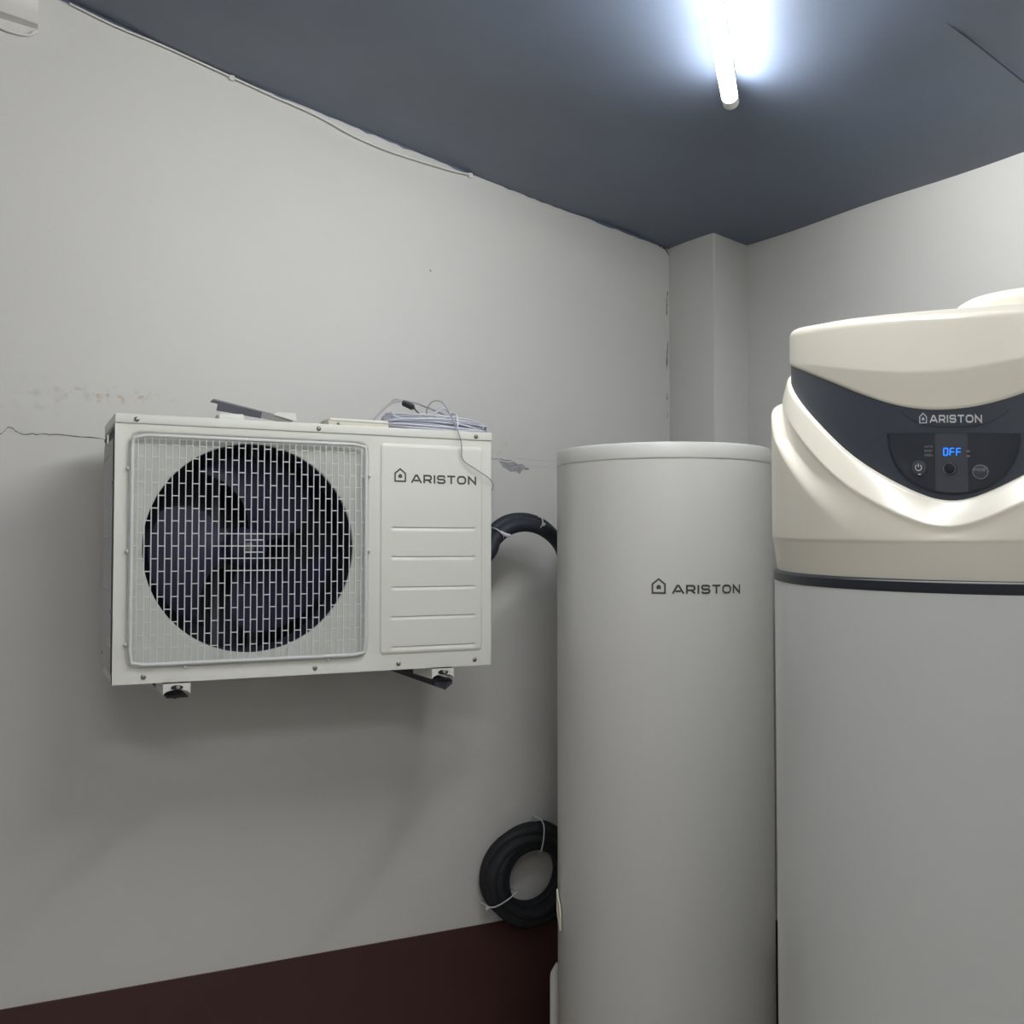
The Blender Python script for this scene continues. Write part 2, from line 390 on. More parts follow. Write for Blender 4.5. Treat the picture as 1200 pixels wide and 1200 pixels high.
# fan
mb = MB()
def blade(k):
    a0 = 2*math.pi*k/3+.9
    def f(i, j, side_):
        t = i/14; u = j/12; r = .040+.160*t
        span = 1.15+.55*math.sin(t*1.7); sweep = .55*t*t
        a_ = a0+sweep+span*(u-.5)*(1.0-.12*t)
        y = -.262 - .050*(u-.5) + .010*math.sin(u*3.14)*(1) + side_*.0012
        rr = r if t < 1 else r-.012*(2*u-1)**2
        return (CX+rr*math.cos(a_), y, CZ+rr*math.sin(a_))
    mb.grid(15, 13, lambda i, j: f(i, j, 0)); mb.grid(15, 13, lambda i, j: f(i, j, 1))
fan = None
for k in range(3):
    mb = MB(); blade(k); o = mb.build('fan_blade', 'blade', ac, smooth=60)
mb = MB()
rot = lambda prof, seg=36: mb.grid(seg, len(prof), lambda i, j: (CX+prof[j][0]*math.cos(2*math.pi*i/seg), prof[j][1], CZ+prof[j][0]*math.sin(2*math.pi*i/seg)), close=True)
rot([(.0001,-.298),(.030,-.296),(.041,-.288),(.045,-.275),(.045,-.225),(.0001,-.225)])
mb.build('fan_hub', 'blade', ac)
mb = MB(); rot([(.0001,-.306),(.008,-.306),(.012,-.303),(.013,-.297),(.0001,-.297)], 20); mb.build('hub_nut', 'hub', ac, label='grey nut at the fan centre')
mb = MB(); mb.box((.405,-.15,Z0+.02),(.422,-.13,1.66)); mb.box((.485,-.15,Z0+.02),(.502,-.13,1.66)); mb.box((.40,-.19,1.38),(.51,-.14,1.47),.01); mb.build('motor_bracket', 'hub', ac, smooth=0)

# wire grille
YG = YF-.006
gr = MB(); ctr = rr_loop(GX0+.0045, GZ0+.0045, GX1-.0045, GZ1-.0045, .012, YG, 96)
def ring_tube(mb, pts, r, seg=8, flat=1.0):
    n = len(pts); pts = [Vector(p) for p in pts]; V = []
    for i in range(n):
        t = (pts[(i+1) % n]-pts[i-1]).normalized(); nb = Vector((0,1,0)); nn = t.cross(nb)
        for k in range(seg):
            a_ = 2*math.pi*k/seg; V.append(pts[i]+nn*math.cos(a_)*r+nb*math.sin(a_)*r*flat)
    mb.add(V, [(i*seg+k, i*seg+(k+1) % seg, ((i+1) % n)*seg+(k+1) % seg, ((i+1) % n)*seg+k) for i in range(n) for k in range(seg)])
ring_tube(gr, ctr, .0042, 8, 1.3)
grille = gr.build('fan_grille', 'grillew', ac, smooth=60)
sp = .01325; nW = 36; wx0 = GX0+.0155; zlo, zhi = GZ0+.006, GZ1-.006
wmesh = MB().tube([(0,0,zlo),(0,0,zhi)], .00122, 6)
w0 = wmesh.build('wire', 'grillew', None)
w0.parent = grille; base = -Vector(ac.location)
gw = Vector(grille.location)+Vector(ac.location)
xsW = [wx0+i*sp for i in range(nW)]
xsW = [x for x in xsW if x < GX1-.008]
for i, x in enumerate(xsW):
    o = w0 if i == 0 else w0.copy()
    if i: COL.objects.link(o)
    o.location = (x-gw.x, YG-gw.y, -gw.z)
mb = MB(); row = .0255
cols = [GX0+.005] + xsW + [GX1-.005]
ci = min(range(len(xsW)), key=lambda i: abs(xsW[i]+sp/2-CX-.004))  # gap index near the centre
for rI in range(-9, 9):
    z = CZ+.004+rI*row
    if not (zlo+.008 < z < zhi-.008): continue
    for g in range(len(cols)-1):
        gi = g-1
        full = (rI in (1, -1) and abs(gi-ci) <= 4) or (rI == 0 and abs(gi-ci) <= 5) or (rI == -2 and abs(gi-ci) <= 3)
        if (g+rI) % 2 == 0 or full:
            mb.tube([(cols[g],YG,z),(cols[g+1],YG,z)], .0012, 6, caps=False)
for dz in (.5, -.5):
    mb.tube([(xsW[ci-1],YG,CZ+.004+dz*row),(xsW[ci+2],YG,CZ+.004+dz*row)], .0012, 6)
o = mb.build('cross_wire', 'grillew', grille); o['kind'] = 'stuff'

# embossed service panel
PX0, PX1, PZ0, PZ1 = .7318, .9812, 1.1875, 1.662
grooves = [1.470, 1.4045, 1.337, 1.271, 1.204]
zsn = sorted(set([round(PZ0+(PZ1-PZ0)*i/80, 5) for i in range(81)] + [round(g+dz, 5) for g in grooves for dz in (-.0055,-.0045,-.001,.0008,.0022,.0032)]))
xsn = sorted(set([round(PX0+(PX1-PX0)*i/60, 5) for i in range(61)] + [PX0+e for e in (.0012,.0024,.0036)] + [PX1-e for e in (.0012,.0024,.0036)]))
def ph(x, z):
    cx, cz_ = (PX0+PX1)/2, (PZ0+PZ1)/2; r = .012
    qx, qz = abs(x-cx)-((PX1-PX0)/2-r), abs(z-cz_)-((PZ1-PZ0)/2-r)
    sd = math.hypot(max(qx,0), max(qz,0))+min(max(qx,qz),0)-r
    hgt = .0036*sstep(-sd, 0, .0042)
    gx = sstep(x, .758, .763)*(1-sstep(x, .957, .962))
    for g in grooves:
        dz = z-g
        if -.0055 < dz < .0032:
            hgt -= gx*(.0030*(1-(dz-.0008)/.0024) if dz > .0008 else .0030*(dz+.0055)/.0063) if dz < .0032 else 0
    if sd > 0: hgt = -.002
    return max(hgt, .0001) if sd <= 0 else -.002
mb = MB().grid(len(xsn), len(zsn), lambda i, j: (xsn[i], YF-ph(xsn[i], zsn[j]), zsn[j]))
sp_ = mb.build('service_panel', 'enamel', ac, smooth=50)
fnp = lambda x, z: (x, YF-.0040, z)
mb = MB(); text_mesh(mb, 'ARISTON', .8047, 1.572, .9636, 1.591, fnp); house_mesh(mb, .7642, 1.5735, .7921, 1.6045, fnp)
mb.build('logo', 'ink', sp_, smooth=0, label='dark grey house emblem and word')
# lid
mb = MB(); mb.box((X0-.001, YF-.0035, ZT), (X1+.001, YR+.003, Z1), .0028); mb.build('lid', 'enamel', ac, smooth=35)
# sides, base pan, back
MB().box((X1-.004, YF+.004, Z0), (X1-.0005, YR, ZT)).build('right_side_panel', 'enamel', ac, smooth=0)
MB().box((X0+.002, YF+.004, Z0), (X1-.002, YR, Z0+.012)).build('base_pan', 'enamel', ac, smooth=0)
MB().box((X0+.01, YR-.003, Z0), (X1-.002, YR, ZT)).build('back_panel', 'enamel', ac, smooth=0)
mb = MB(); mb.box((X0, YF+.002, Z0), (X0+.003, YF+.022, ZT)); mb.box((X0, YR-.012, Z0), (X0+.003, YR, ZT))
mb.build('left_side_panel', 'enamel', ac, smooth=0)
mb = MB(); mb.box((X0+.014, YF+.022, Z0+.012), (X0+.026, YR-.012, ZT))
for k in range(56): mb.box((X0+.006, YF+.026+k*.0036, Z0+.012), (X0+.014, YF+.0268+k*.0036, ZT-.002))
o = mb.build('condenser_fins', 'fins', ac, smooth=0); o['kind'] = 'stuff'
guard = MB()
for k in range(9): guard.tube([(X0-.002, YF+.03+k*.0235, Z0+.02), (X0-.002, YF+.03+k*.0235, ZT-.03)], .0011, 6)
for z in [Z0+.02+.055*k for k in range(10)]:
    guard.tube([(X0-.002, YF+.02, z), (X0-.002, YR-.01, z)], .0011, 6)
o = guard.build('coil_guard', 'grillew', ac); o['kind'] = 'stuff'
# screws
def screw(p, n, r=.0042, parent=ac):
    n = Vector(n); p = Vector(p); q = n.orthogonal().normalized()
    mb = MB().tube([p-n*.001, p+n*.0012, p+n*.0026, p+n*.0032], r, 12, rs=[r*1.25, r*1.25, r*.9, r*.4])
    o = mb.build('screw', 'screw', parent)
    c = MB().tube([p+n*.0033-q*r*.7, p+n*.0033+q*r*.7], .0006, 4); 
    q2 = n.cross(q); c.tube([p+n*.0033-q2*r*.7, p+n*.0033+q2*r*.7], .0006, 4)
    return o
for x in (.2203, .5918, .9635): screw((x, YF-.0032, 1.684), (0,-1,0))
for x in (.2391, .5876, .7771, .962): screw((x, YF, 1.1685), (0,-1,0))
for z in (1.56, 1.30): screw((X0, YF+.02, z), (-1,0,0))
for z in (1.66, 1.20): screw((X0-.0, YR-.02, z), (-1,0,0))
for z in (1.58, 1.55, 1.24, 1.20): screw((X1-.0005, YF+.05, z), (1,0,0), .003)
for x, z in ((.2045,1.585),(.2045,1.42),(.2045,1.235),(.706,1.585),(.706,1.42),(.318,1.186),(.615,1.186)): 
    mb = MB().tube([(x,YF+.002,z),(x,YF-.006,z),(x,YF-.008,z)], .0035, 10, rs=[.0038,.0036,.002]); mb.build('grille_clip', 'grillew', ac)
# feet
for x, tilt in ((.302, 0), (.879, .0)):
    mb = MB()
    n = 16
    def ft(i, j, k):
        u = -1+2*i/n; y = YF-.012+.12*j
        zt = -.001; zb = -.024+.009*(1-u*u)**.5*1.1
        return (x+.0265*u, y, Z0+(zt if k == 0 else zb))
    for k in (0,1): mb.grid(n+1, 2, lambda i, j: ft(i, j, k))
    mb.grid(n+1, 2, lambda i, j: ft(i, 0, j)); mb.grid(n+1, 2, lambda i, j: ft(i, 1, j))
    mb.grid(2, 2, lambda i, j: ft(i*n, j, 0)); 
    for e in (0, n): mb.add([ft(e,0,0), ft(e,1,0), ft(e,1,1), ft(e,0,1)], [(0,1,2,3)])
    fo = mb.build('foot', 'enamel', ac, smooth=50)
    mb = MB(); mb.tube([(x,YF-.0125,Z0-.0095),(x,YF-.0135,Z0-.0095)], .012, 16)
    mb.v = [(x+(vx-x)*1.0, vy, Z0-.0095+(vz-(Z0-.0095))*.42) for vx, vy, vz in mb.v]
    mb.build('slot', 'black', fo)
    MB().tube([(x+.002,YF-.0125,Z0-.008),(x+.002,YF-.0165,Z0-.008)], .0042, 6).build('bolt', 'steel', fo)

# wall brackets under the unit
for i, (x, lab) in enumerate(((.302, 'navy steel wall bracket under the left end of the fan unit'), (.879, 'navy steel wall bracket under the right end of the fan unit'))):
    t = thing('wall_bracket', lab, 'bracket', (x, 0, 1.13), 'steel brackets under the fan unit')
    mb = MB(); y0, y1 = 0, YF-.014
    # arm: top flange with a web, front end cut back
    mb.add([(x-.020,y0,Z0-.026),(x+.022,y0,Z0-.026),(x+.022,y1,Z0-.027),(x-.020,y1,Z0-.027),
            (x-.020,y0,Z0-.029),(x+.022,y0,Z0-.029),(x+.022,y1,Z0-.030),(x-.020,y1,Z0-.030)],
           [(0,1,2,3),(4,7,6,5),(0,4,5,1),(3,2,6,7),(0,3,7,4),(1,5,6,2)])
    mb.add([(x-.002,y0,Z0-.029),(x+.002,y0,Z0-.029),(x+.002,y1,Z0-.030),(x-.002,y1,Z0-.030),
            (x-.002,y0,Z0-.044),(x+.002,y0,Z0-.044),(x+.002,y1+(.004 if i else .03),Z0-(.047 if i else .036)),(x-.002,y1+(.004 if i else .03),Z0-(.047 if i else .036))],
           [(0,1,2,3),(4,7,6,5),(0,4,5,1),(3,2,6,7),(0,3,7,4),(1,5,6,2)])
    if i == 1: mb.add([(x-.020,y1,Z0-.028),(x+.022,y1,Z0-.028),(x+.022,y1,Z0-.036),(x+.004,y1,Z0-.050),(x-.020,y1,Z0-.036),
            (x-.020,y1+.003,Z0-.028),(x+.022,y1+.003,Z0-.028),(x+.022,y1+.003,Z0-.036),(x+.004,y1+.003,Z0-.050),(x-.020,y1+.003,Z0-.036)],
           [(0,1,2,3,4),(5,9,8,7,6)]+[(k,(k+1)%5,5+(k+1)%5,5+k) for k in range(5)])
    mb.build('arm', 'navy', t, smooth=0)
    MB().box((x-.02,-.006,Z0-.03),(x+.02,0,Z0+.30)).build('wall_plate', 'navy', t, smooth=0)
    MB().tube([(x,YF-.005,Z0-.0255),(x,YF-.005,Z0-.024)], .02, 16).build('rubber_pad', 'black', t)

# ================================================================= things lying on top of the unit
# bent steel angle leaning on a small white block
bk = thing('white_block', 'small white block under the raised end of the loose steel strip', 'block', (.41,-.22,Z1))
MB().box((.400,-.243,Z1), (.455,-.195,Z1+.0255), .004).build('block', 'whitep', bk)
t = thing('steel_strip', 'loose dark steel angle strip lying tilted on the fan unit', 'bracket', (.48,-.22,Z1))
pA = Vector((.390,-.235,Z1+.054)); pB = Vector((.566,-.235,Z1+.019))
dv = (pB-pA).normalized(); yv = Vector((0,1,0)); nv = dv.cross(yv).normalized()
if nv.z < 0: nv = -nv
def slab(mb, P, u_, l, v_, w_, n_, th):
    mb.add([P+u_*a_*l+v_*b_*w_+n_*c_*th for a_ in (0,1) for b_ in (0,1) for c_ in (0,1)], [(0,1,3,2),(4,6,7,5),(0,4,5,1),(2,3,7,6),(0,2,6,4),(1,5,7,3)])
L_ = (pB-pA).length
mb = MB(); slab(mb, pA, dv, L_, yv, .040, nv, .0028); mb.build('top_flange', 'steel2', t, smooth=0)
def taper(a0, a1, h0, h1, m, nm, **k):
    q0, q1, th0 = pA+dv*a0*L_, pA+dv*a1*L_, Vector((0,.003,0)); mb = MB()
    mb.add([q0, q1, q1-nv*h1, q0-nv*h0, q0+th0, q1+th0, q1+th0-nv*h1, q0+th0-nv*h0], [(0,1,2,3),(4,7,6,5),(0,4,5,1),(1,5,6,2),(2,6,7,3),(3,7,4,0)])
    mb.build(nm, m, t, smooth=0, **k)
taper(.06, .60, .021, .014, 'navy', 'side_flange', label='side flange part coloured dark for its shade')  # navy stands in for the shade on this part of the flange
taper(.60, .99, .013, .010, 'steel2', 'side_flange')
mb = MB(); e0 = Vector((.520,-.238,Z1+.029)); e1 = Vector((.572,-.240,Z1+.016))
P8 = [e0, e1, e1+Vector((.001,.012,.020)), e0+Vector((.012,.012,.008))]
mb.add(P8+[p+Vector((0,.002,-.001)) for p in P8], [(0,1,2,3),(7,6,5,4),(0,4,5,1),(1,5,6,2),(2,6,7,3),(3,7,4,0)])
mb.build('bent_end', 'bright', t, smooth=0, label='bright bent end')
# ivory terminal box
t = thing('junction_box', 'small ivory box lying on top of the fan unit', 'box', (.68,-.25,Z1))
MB().box((.632,-.285,Z1), (.775,-.215,Z1+.021), .003).build('box_body', 'ivory', t)
MB().box((.635,-.288,Z1+.0165), (.772,-.212,Z1+.0225), .0015).build('box_lid', 'whitep', t)
screw((.655,-.288,Z1+.010), (0,-1,0), .003, t)

# cable coil
random.seed(11)
t = thing('cable_coil', 'coil of thin white cable piled on the right end of the fan unit', 'cable', (.91,-.22,Z1))
P = []; nl = 26; seg = 28
ccx, ccy = .918, -.215
for l in range(nl):
    ax = random.uniform(.130,.152); ay = random.uniform(.055,.085); ox = random.uniform(-.008,.008); oy = random.uniform(-.010,.010)
    zb = Z1+.005+.040*(l/nl)*random.uniform(.7,1.1); tl = random.uniform(-.012,.006)
    for k in range(seg):
        a_ = 2*math.pi*k/seg
        x = ccx+ox+ax*math.cos(a_)*(1-.03*math.sin(3*a_)); y = ccy+oy+ay*math.sin(a_)
        z = zb+tl*math.cos(a_)+.004*math.sin(2*a_+l)-.010*(l/nl)*max(0,math.cos(a_))
        P.append(Vector((min(x, 1.078), y, max(Z1+.0025, z))))
S = []
for i in range(len(P)):
    a_ = P[max(0,i-3):i+4]; S.append(sum(a_, Vector())/len(a_))
MB().tube(S, .0021, 6).build('cable_winding', 'cable', t)
# tied waist
mb = MB(); ring_tube  # noqa
mb.tube(smooth_path([(.936,-.305,Z1+.003),(.937,-.308,Z1+.02),(.938,-.296,Z1+.045),(.938,-.26,Z1+.05)],6), .002, 6)
mb.build('cable_tie', 'tie', t)
# knot of cable over the waist
mb = MB()
mb.tube(smooth_path([(.870,-.26,Z1+.036),(.895,-.27,Z1+.050),(.915,-.27,Z1+.062),(.935,-.27,Z1+.050),(.925,-.26,Z1+.040),(.900,-.25,Z1+.045),(.915,-.26,Z1+.066),(.94,-.27,Z1+.046)],8), .0021, 6)
mb.tube(smooth_path([(.79,-.26,Z1+.05),(.80,-.26,Z1+.038),(.83,-.26,Z1+.034),(.90,-.26,Z1+.038)],8), .0021, 6)
mb.build('cable_loop', 'cable', t)
mb = MB()
mb.tube(smooth_path([(.725,-.25,Z1+.004),(.745,-.25,Z1+.022),(.775,-.25,Z1+.055),(.80,-.25,Z1+.073),(.84,-.25,Z1+.076),(.88,-.25,Z1+.066),(.92,-.25,Z1+.052),(.94,-.25,Z1+.040)],8), .0024, 8)
mb.tube(smooth_path([(.79,-.25,Z1+.066),(.80,-.25,Z1+.078),(.822,-.25,Z1+.077)],6), .0022, 6)
mb.build('sensor_lead', 'cableg', t, label='grey sensor lead arched over the coil')
MB().tube(smooth_path([(.818,-.255,Z1+.071),(.824,-.255,Z1+.070),(.840,-.255,Z1+.064),(.848,-.255,Z1+.060)],4), .008, 8, rs=[.004]*2+[.0075]*9+[.004]*2).build('plug', 'black', t, label='black plug')
MB().tube(smooth_path([(.848,-.255,Z1+.060),(.858,-.255,Z1+.050),(.868,-.255,Z1+.045),(.875,-.255,Z1+.045)],4), .0016, 6).build('plug_wire', 'black', t)
# loose wire falling over the front
mb = MB()
mb.tube(smooth_path([(.885,-.25,Z1+.035),(.866,-.29,1.748),(.872,-.31,1.765),(.885,-.33,1.764),(.895,-.345,1.745),(.906,-.357,1.715),(.914,-.362,1.695),(.9215,-.363,1.672),(.9245,-.362,1.650),(.925,-.361,1.635),(.934,-.362,1.622),(.9656,-.364,1.6036),(.995,-.362,1.586),(1.0075,-.354,1.572),(1.0085,-.345,1.560)],10), .0014, 6)
mb.build('hanging_wire', 'cableg', t, label='thin grey wire hanging over the unit front')

# ================================================================= insulated line from the unit
t = thing('insulated_pipe', 'black foam insulated pipes arching from the fan unit behind the grey tank', 'pipe', (1.0,-.14,1.38))
def line_set(off, z_, r, mname):
    path = smooth_path([(1.013,-.17+off,1.385+z_),(1.05,-.165+off,1.395+z_),(1.085,-.155+off,1.420+z_),(1.107,-.14+off,1.452+z_),(1.150,-.14+off,1.482+z_),(1.205,-.14+off,1.489+z_),(1.258,-.14+off,1.471+z_),(1.300,-.14+off,1.430+z_),(1.328,-.145+off,1.36+z_),(1.338,-.17+off,1.26+z_),(1.345,-.22+off,1.20+z_),(1.350,-.282,1.19+z_)], 8)
    return MB().tube(path, r, 14).build('pipe', mname, t, smooth=60)
line_set(-.012, -.004, .0185, 'foam'); line_set(.012, .012, .0165, 'foam')
# ties
def tie(cx, cy, cz_, dirv, r, parent, tail=None, m='tie'):
    dirv = Vector(dirv).normalized(); b_ = Vector((0,1,0)); a_ = dirv.cross(b_).normalized()
    pts = [Vector((cx,cy,cz_))+a_*math.cos(2*math.pi*k/20)*r*.70+b_*math.sin(2*math.pi*k/20)*r*1.08 for k in range(21)]
    mb = MB().tube(pts, .0016, 6)
    if tail: mb.tube(tail[0], .0045, 8, rs=tail[1])
    return mb.build('cable_tie', m, parent)
tie(1.116,-.142,1.461,(.55,0,.45),.030,t,([(1.112,-.172,1.468),(1.122,-.176,1.460),(1.130,-.176,1.457),(1.138,-.176,1.457)],[.002,.005,.005,.004]))
tie(1.232,-.142,1.487,(1,0,-.35),.029,t,([(1.232,-.172,1.482),(1.2325,-.180,1.486),(1.233,-.182,1.488)],[.002,.005,.004]))

# coil of the spare insulated pipe against the wall
t = thing('pipe_coil', 'coil of black foam insulated pipe tied up against the wall low beside the tank', 'pipe coil', (1.29,-.05,.55))
random.seed(3)
P = []; turns = [( .090,-.030),(.108,-.026),(.122,-.030),(.118,-.062),(.100,-.066),(.088,-.060)]
ox, oz = 1.264, .553
for i, (rr, y) in enumerate(turns):
    for k in range(40):
        f = k/40; r2, y2 = turns[min(i+1, 5)]
        ff = sstep(f, .7, 1); r_ = rr*(1-ff)+r2*ff; yy = y*(1-ff)+y2*ff
        a_ = -2*math.pi*f+1.2
        r_ = r_+(.097+(r_-.097)*.72-r_)*sstep(-math.sin(a_), .1, .9)
        P.append((ox+r_*math.cos(a_)*1.04, yy, oz-.006*(i % 2)+r_*math.sin(a_)*(1.0 if math.sin(a_) > 0 else 1.02)))
MB().tube(P, .0180, 12).build('pipe', 'foamc', t, smooth=60)
# tail running up behind the tank to the line
MB().tube(smooth_path([(1.345,-.055,.60),(1.40,-.06,.70),(1.43,-.08,.85),(1.42,-.12,1.0),(1.39,-.19,1.08),(1.365,-.292,1.10)],8), .017, 12).build('pipe_tail', 'foamc', t, smooth=60)
def band(a_deg, mb):
    a_ = R(a_deg); c, s_ = math.cos(a_), math.sin(a_)
    loop = [(.066,-.020),(.066,-.078),(.078,-.087),(.105,-.090),(.132,-.084),(.144,-.066),(.146,-.030),(.143,-.012),(.10,-.006),(.07,-.010)]
    pts = [(ox+r_*c*1.03, y, oz+r_*s_) for r_, y in loop]; pts.append(pts[0]); mb.tube(smooth_path(pts,3), .0018, 6)
mb = MB(); band(82, mb); mb.build('cable_tie', 'tie', t)
mb = MB(); band(206, mb)
mb.tube([(ox+.146*math.cos(R(206))*1.03-.000, -.066, oz+.146*math.sin(R(206))), (ox+.155*math.cos(R(206))*1.03, -.070, oz+.152*math.sin(R(206)))], .0045, 8)
mb.build('cable_tie', 'tie', t)

# ================================================================= grey storage tank
TX, TY, TR = 1.354, -.542, .245
t1 = thing('storage_tank', 'tall light grey cylindrical tank standing beside the cream-topped heater', 'tank', (TX,TY,0))
MB().lathe([(.0001,.03),(TR-.01,.03),(TR,.04),(TR,1.6115),(TR-.002,1.613)], (TX,TY), 160).build('tank_body', 'tank', t1)
MB().lathe([(TR-.004,1.6105),(TR+.0008,1.6145),(TR+.0012,1.616),(TR+.0012,1.640),(TR-.0005,1.6455),(TR-.006,1.6485),(TR-.02,1.650),(.0001,1.654)], (TX,TY), 160).build('tank_lid', 'tankcap', t1)
MB().lathe([(TR-.004,1.6105),(TR-.0015,1.6125),(TR-.004,1.6145)], (TX,TY), 160).build('lid_seam', 'line', t1)
phc = math.degrees(math.atan2(-2.52-TY, -TX))
def fcy(cx, cy, rr, p0):
    return lambda p, z: (cx+rr*math.cos(R(p+p0)), cy+rr*math.sin(R(p+p0)), z)
f1 = fcy(TX, TY, TR+.0005, phc)
mb = MB(); text_mesh(mb, 'ARISTON', 4.3, 1.3312, 40.6, 1.3495, f1)
def house_cyl(mb, p0_, z0, p1_, z1, f, rr):
    k = R(1)*rr; c = (p0_+p1_)/2; W = (p1_-p0_)*k
    house_mesh(mb, -W/2, z0, W/2, z1, lambda x, z: f(c+x/k, z))
house_cyl(mb, -5.7, 1.331, 1.2, 1.3635, f1, TR)
mb.build('logo', 'ink', t1, smooth=0, label='dark grey house emblem and word')
for k in range(3):
    a_ = R(90+120*k); MB().lathe([(.0001,0),(.022,0),(.022,.012),(.015,.03),(.0001,.032)], (TX+.18*math.cos(a_), TY+.18*math.sin(a_)), 20).build('foot', 'black', t1)
# small cream clip on the side
mb = MB()
cp = [(-75,.655),(-73,.640),(-69.5,.628),(-68,.615),(-67.8,.595),(-68,.575),(-70,.587),(-72.5,.597),(-74.5,.610),(-75,.655)]
mb.tube([fcy(TX,TY,TR+.004,phc)(p,z) for p,z in cp], .0022, 6)
cl = [fcy(TX,TY,TR+.002,phc)(p,z) for p,z in cp[:-1]]; mb.add(cl, [tuple(range(9))])
mb.build('side_clip', 'cream', t1, label='small cream clip on the tank side')
t = thing('drain_pipe', 'white upright pipe end beside the foot of the grey tank', 'pipe', (1.169,-.357,0))
mb = MB().tube([(1.169,-.357,0),(1.169,-.357,.410),(1.169,-.357,.421),(1.1722,-.3602,.445)], .0125, 16, rs=[.0128,.0128,.0115,.003]); mb.build('drain_pipe_body', 'whitep', t, smooth=25)

# ================================================================= water heater with the cream hood
HX, HY = 1.247, -1.553
p2 = math.degrees(math.atan2(-2.52-HY, -HX)); PC = -12.5
t2 = thing('water_heater', 'big white cylindrical water heater with cream hood and dark control fascia', 'water heater', (HX,HY,0))
RB = .3238
MB().lathe([(.0001,.03),(RB-.012,.03),(RB,.042),(RB,1.390)], (HX,HY), 192).build('tank_body', 'tankw', t2)
dz_ = lambda p: .0085*(1-math.cos(R(min(90, abs(p)))))          # the seam sits a little lower at the front
NS = 240
def fold(p): return abs((p-PC+180) % 360-180)
def curve(kx, kz, sm=3.5):
    def f(q): return float(np.mean([np.interp(abs(q+d_), kx, kz) for d_ in np.linspace(-sm, sm, 15)]))
    return f
Vf = curve([0,4.5,8.5,12,16,25,38,48,58.7,75,90,180], [1.4785,1.4845,1.4945,1.5035,1.5145,1.5420,1.5915,1.6245,1.6540,1.6900,1.7050,1.7100], 5.5)
Uf = curve([0,6.5,9.5,14.5,19.8,27,34.4,47,59.5,75,90,180], [1.5862,1.5890,1.5925,1.6015,1.6130,1.6300,1.6465,1.6705,1.6885,1.7045,1.7120,1.7140], 6)
Tf = lambda p: 1.744-.045*math.cos(R(p-15))
Bt = lambda p: 1.3895+dz_(p)            # lower edge of the hood
def pol(rr, p, z): return (HX+rr*math.cos(R(p+p2)), HY+rr*math.sin(R(p+p2)), z)
def srad(p, z):
    q = fold(p); d_ = Vf(q)-z
    rb = .3268; k = sstep(q, 8, 62); lipw = .034
    lipr = .3245*(1-k)+.3108*k
    if d_ < .0035: r_ = .2985+(.3040-.2985)*math.sin(math.pi/2*max(0,d_)/.0035)
    elif d_ < lipw-.004: r_ = .3040+(lipr-.3040)*((d_-.0035)/(lipw-.0075))**.9
    else: r_ = lipr-.0006*sstep(d_, lipw-.004, lipw+.003)
    if d_ >= lipw:
        ds = .044+.022*sstep(q, 56, 44)*0+.0
        ds = float(np.interp(q, [0,20,35,46,55,65,180], [.040,.050,.064,.064,.062,.044,.044]))
        wd = float(np.interp(q, [0,20,34,52,180], [.004,.040,.020,.005,.005]))
        r_ += (rb-r_)*sstep(d_, ds-wd*.5, ds+wd)
    z1 = 1.4446-.0095*math.cos(R(p)) if abs(p) < 90 else 1.4446
    z1 = 1.435+.0096*(1-math.cos(R(min(90,abs(p)))))
    r_ -= .0006*sstep(z1-z, -.001, .002)+.0065*max(0, (z1-z)/.045)
    return r_
NR = 150
mb = MB()
def skf(i, j):
    p = -180+360*i/NS; q = fold(p); top = Vf(q); bot = Bt(p)
    if j == 0: return pol(.290, p, top+.0005)
    t_ = (j-1)/(NR-2); z = top-(top-bot)*t_
    return pol(srad(p, z), p, z)
mb.grid(NS, NR, skf, close=True)
hood = mb.build('lower_hood', 'cream', t2, smooth=60)
mb = MB()
prof = [(-.004,.314),(-.001,.3205),(.002,.3248),(.011,.3248),(.0135,.3243),(.016,.318)]
mb.grid(NS, len(prof), lambda i, j: pol(prof[j][1], -180+360*i/NS, Bt(-180+360*i/NS)-prof[j][0]), close=True)
mb.build('rubber_band', 'rubber', t2, smooth=50, label='black rubber band under the hood')
# dark fascia
mb = MB()
def faf(i, j):
    p = -180+360*i/NS; q = fold(p); a_ = Vf(q)-.008; b_ = max(Uf(q)+.008, a_+.002)
    return pol(.2982, p, a_+(b_-a_)*j/11)
mb.grid(NS, 12, faf, close=True); fas = mb.build('fascia', 'slate', t2, smooth=60, label='dark slate control fascia')
# upper hood
mb = MB()
NU = 40
def urad(p, z):
    q = fold(p); lo = Uf(q); top = Tf(p)
    crease = 1.634+.05*sstep(q, 0, 60)
    r_ = .2998+.0032*max(0, math.cos(R(p-10)))-.017*max(0, math.cos(R(p-10)))**1.5*max(0, z-crease)/.09
    if z < crease: r_ -= .0042*min(1, (crease-z)/.05)
    if z-lo < .0025: r_ -= .0015*(1-(z-lo)/.0025)
    return r_
def uhf(i, j):
    p = -180+360*i/NS; q = fold(p); lo = Uf(q); top = Tf(p)
    if j == 0: return pol(.292, p, lo+.0003)
    if j <= NU: z = lo+(top-.012-lo)*((j-1)/(NU-1)); return pol(urad(p, z), p, z)
    k = j-NU; a_ = R(90*k/6)
    if k <= 6: return pol(urad(p, top-.012)-.012*(1-math.cos(a_)), p, top-.012+.012*math.sin(a_))
    rr = [.26,.2,.1,.0005][k-7]; return pol(rr, p, 1.744+(top-1.744)*rr/.3015+.004)
mb.grid(NS, NU+11, uhf, close=True); mb.build('upper_hood', 'cream', t2, smooth=50)
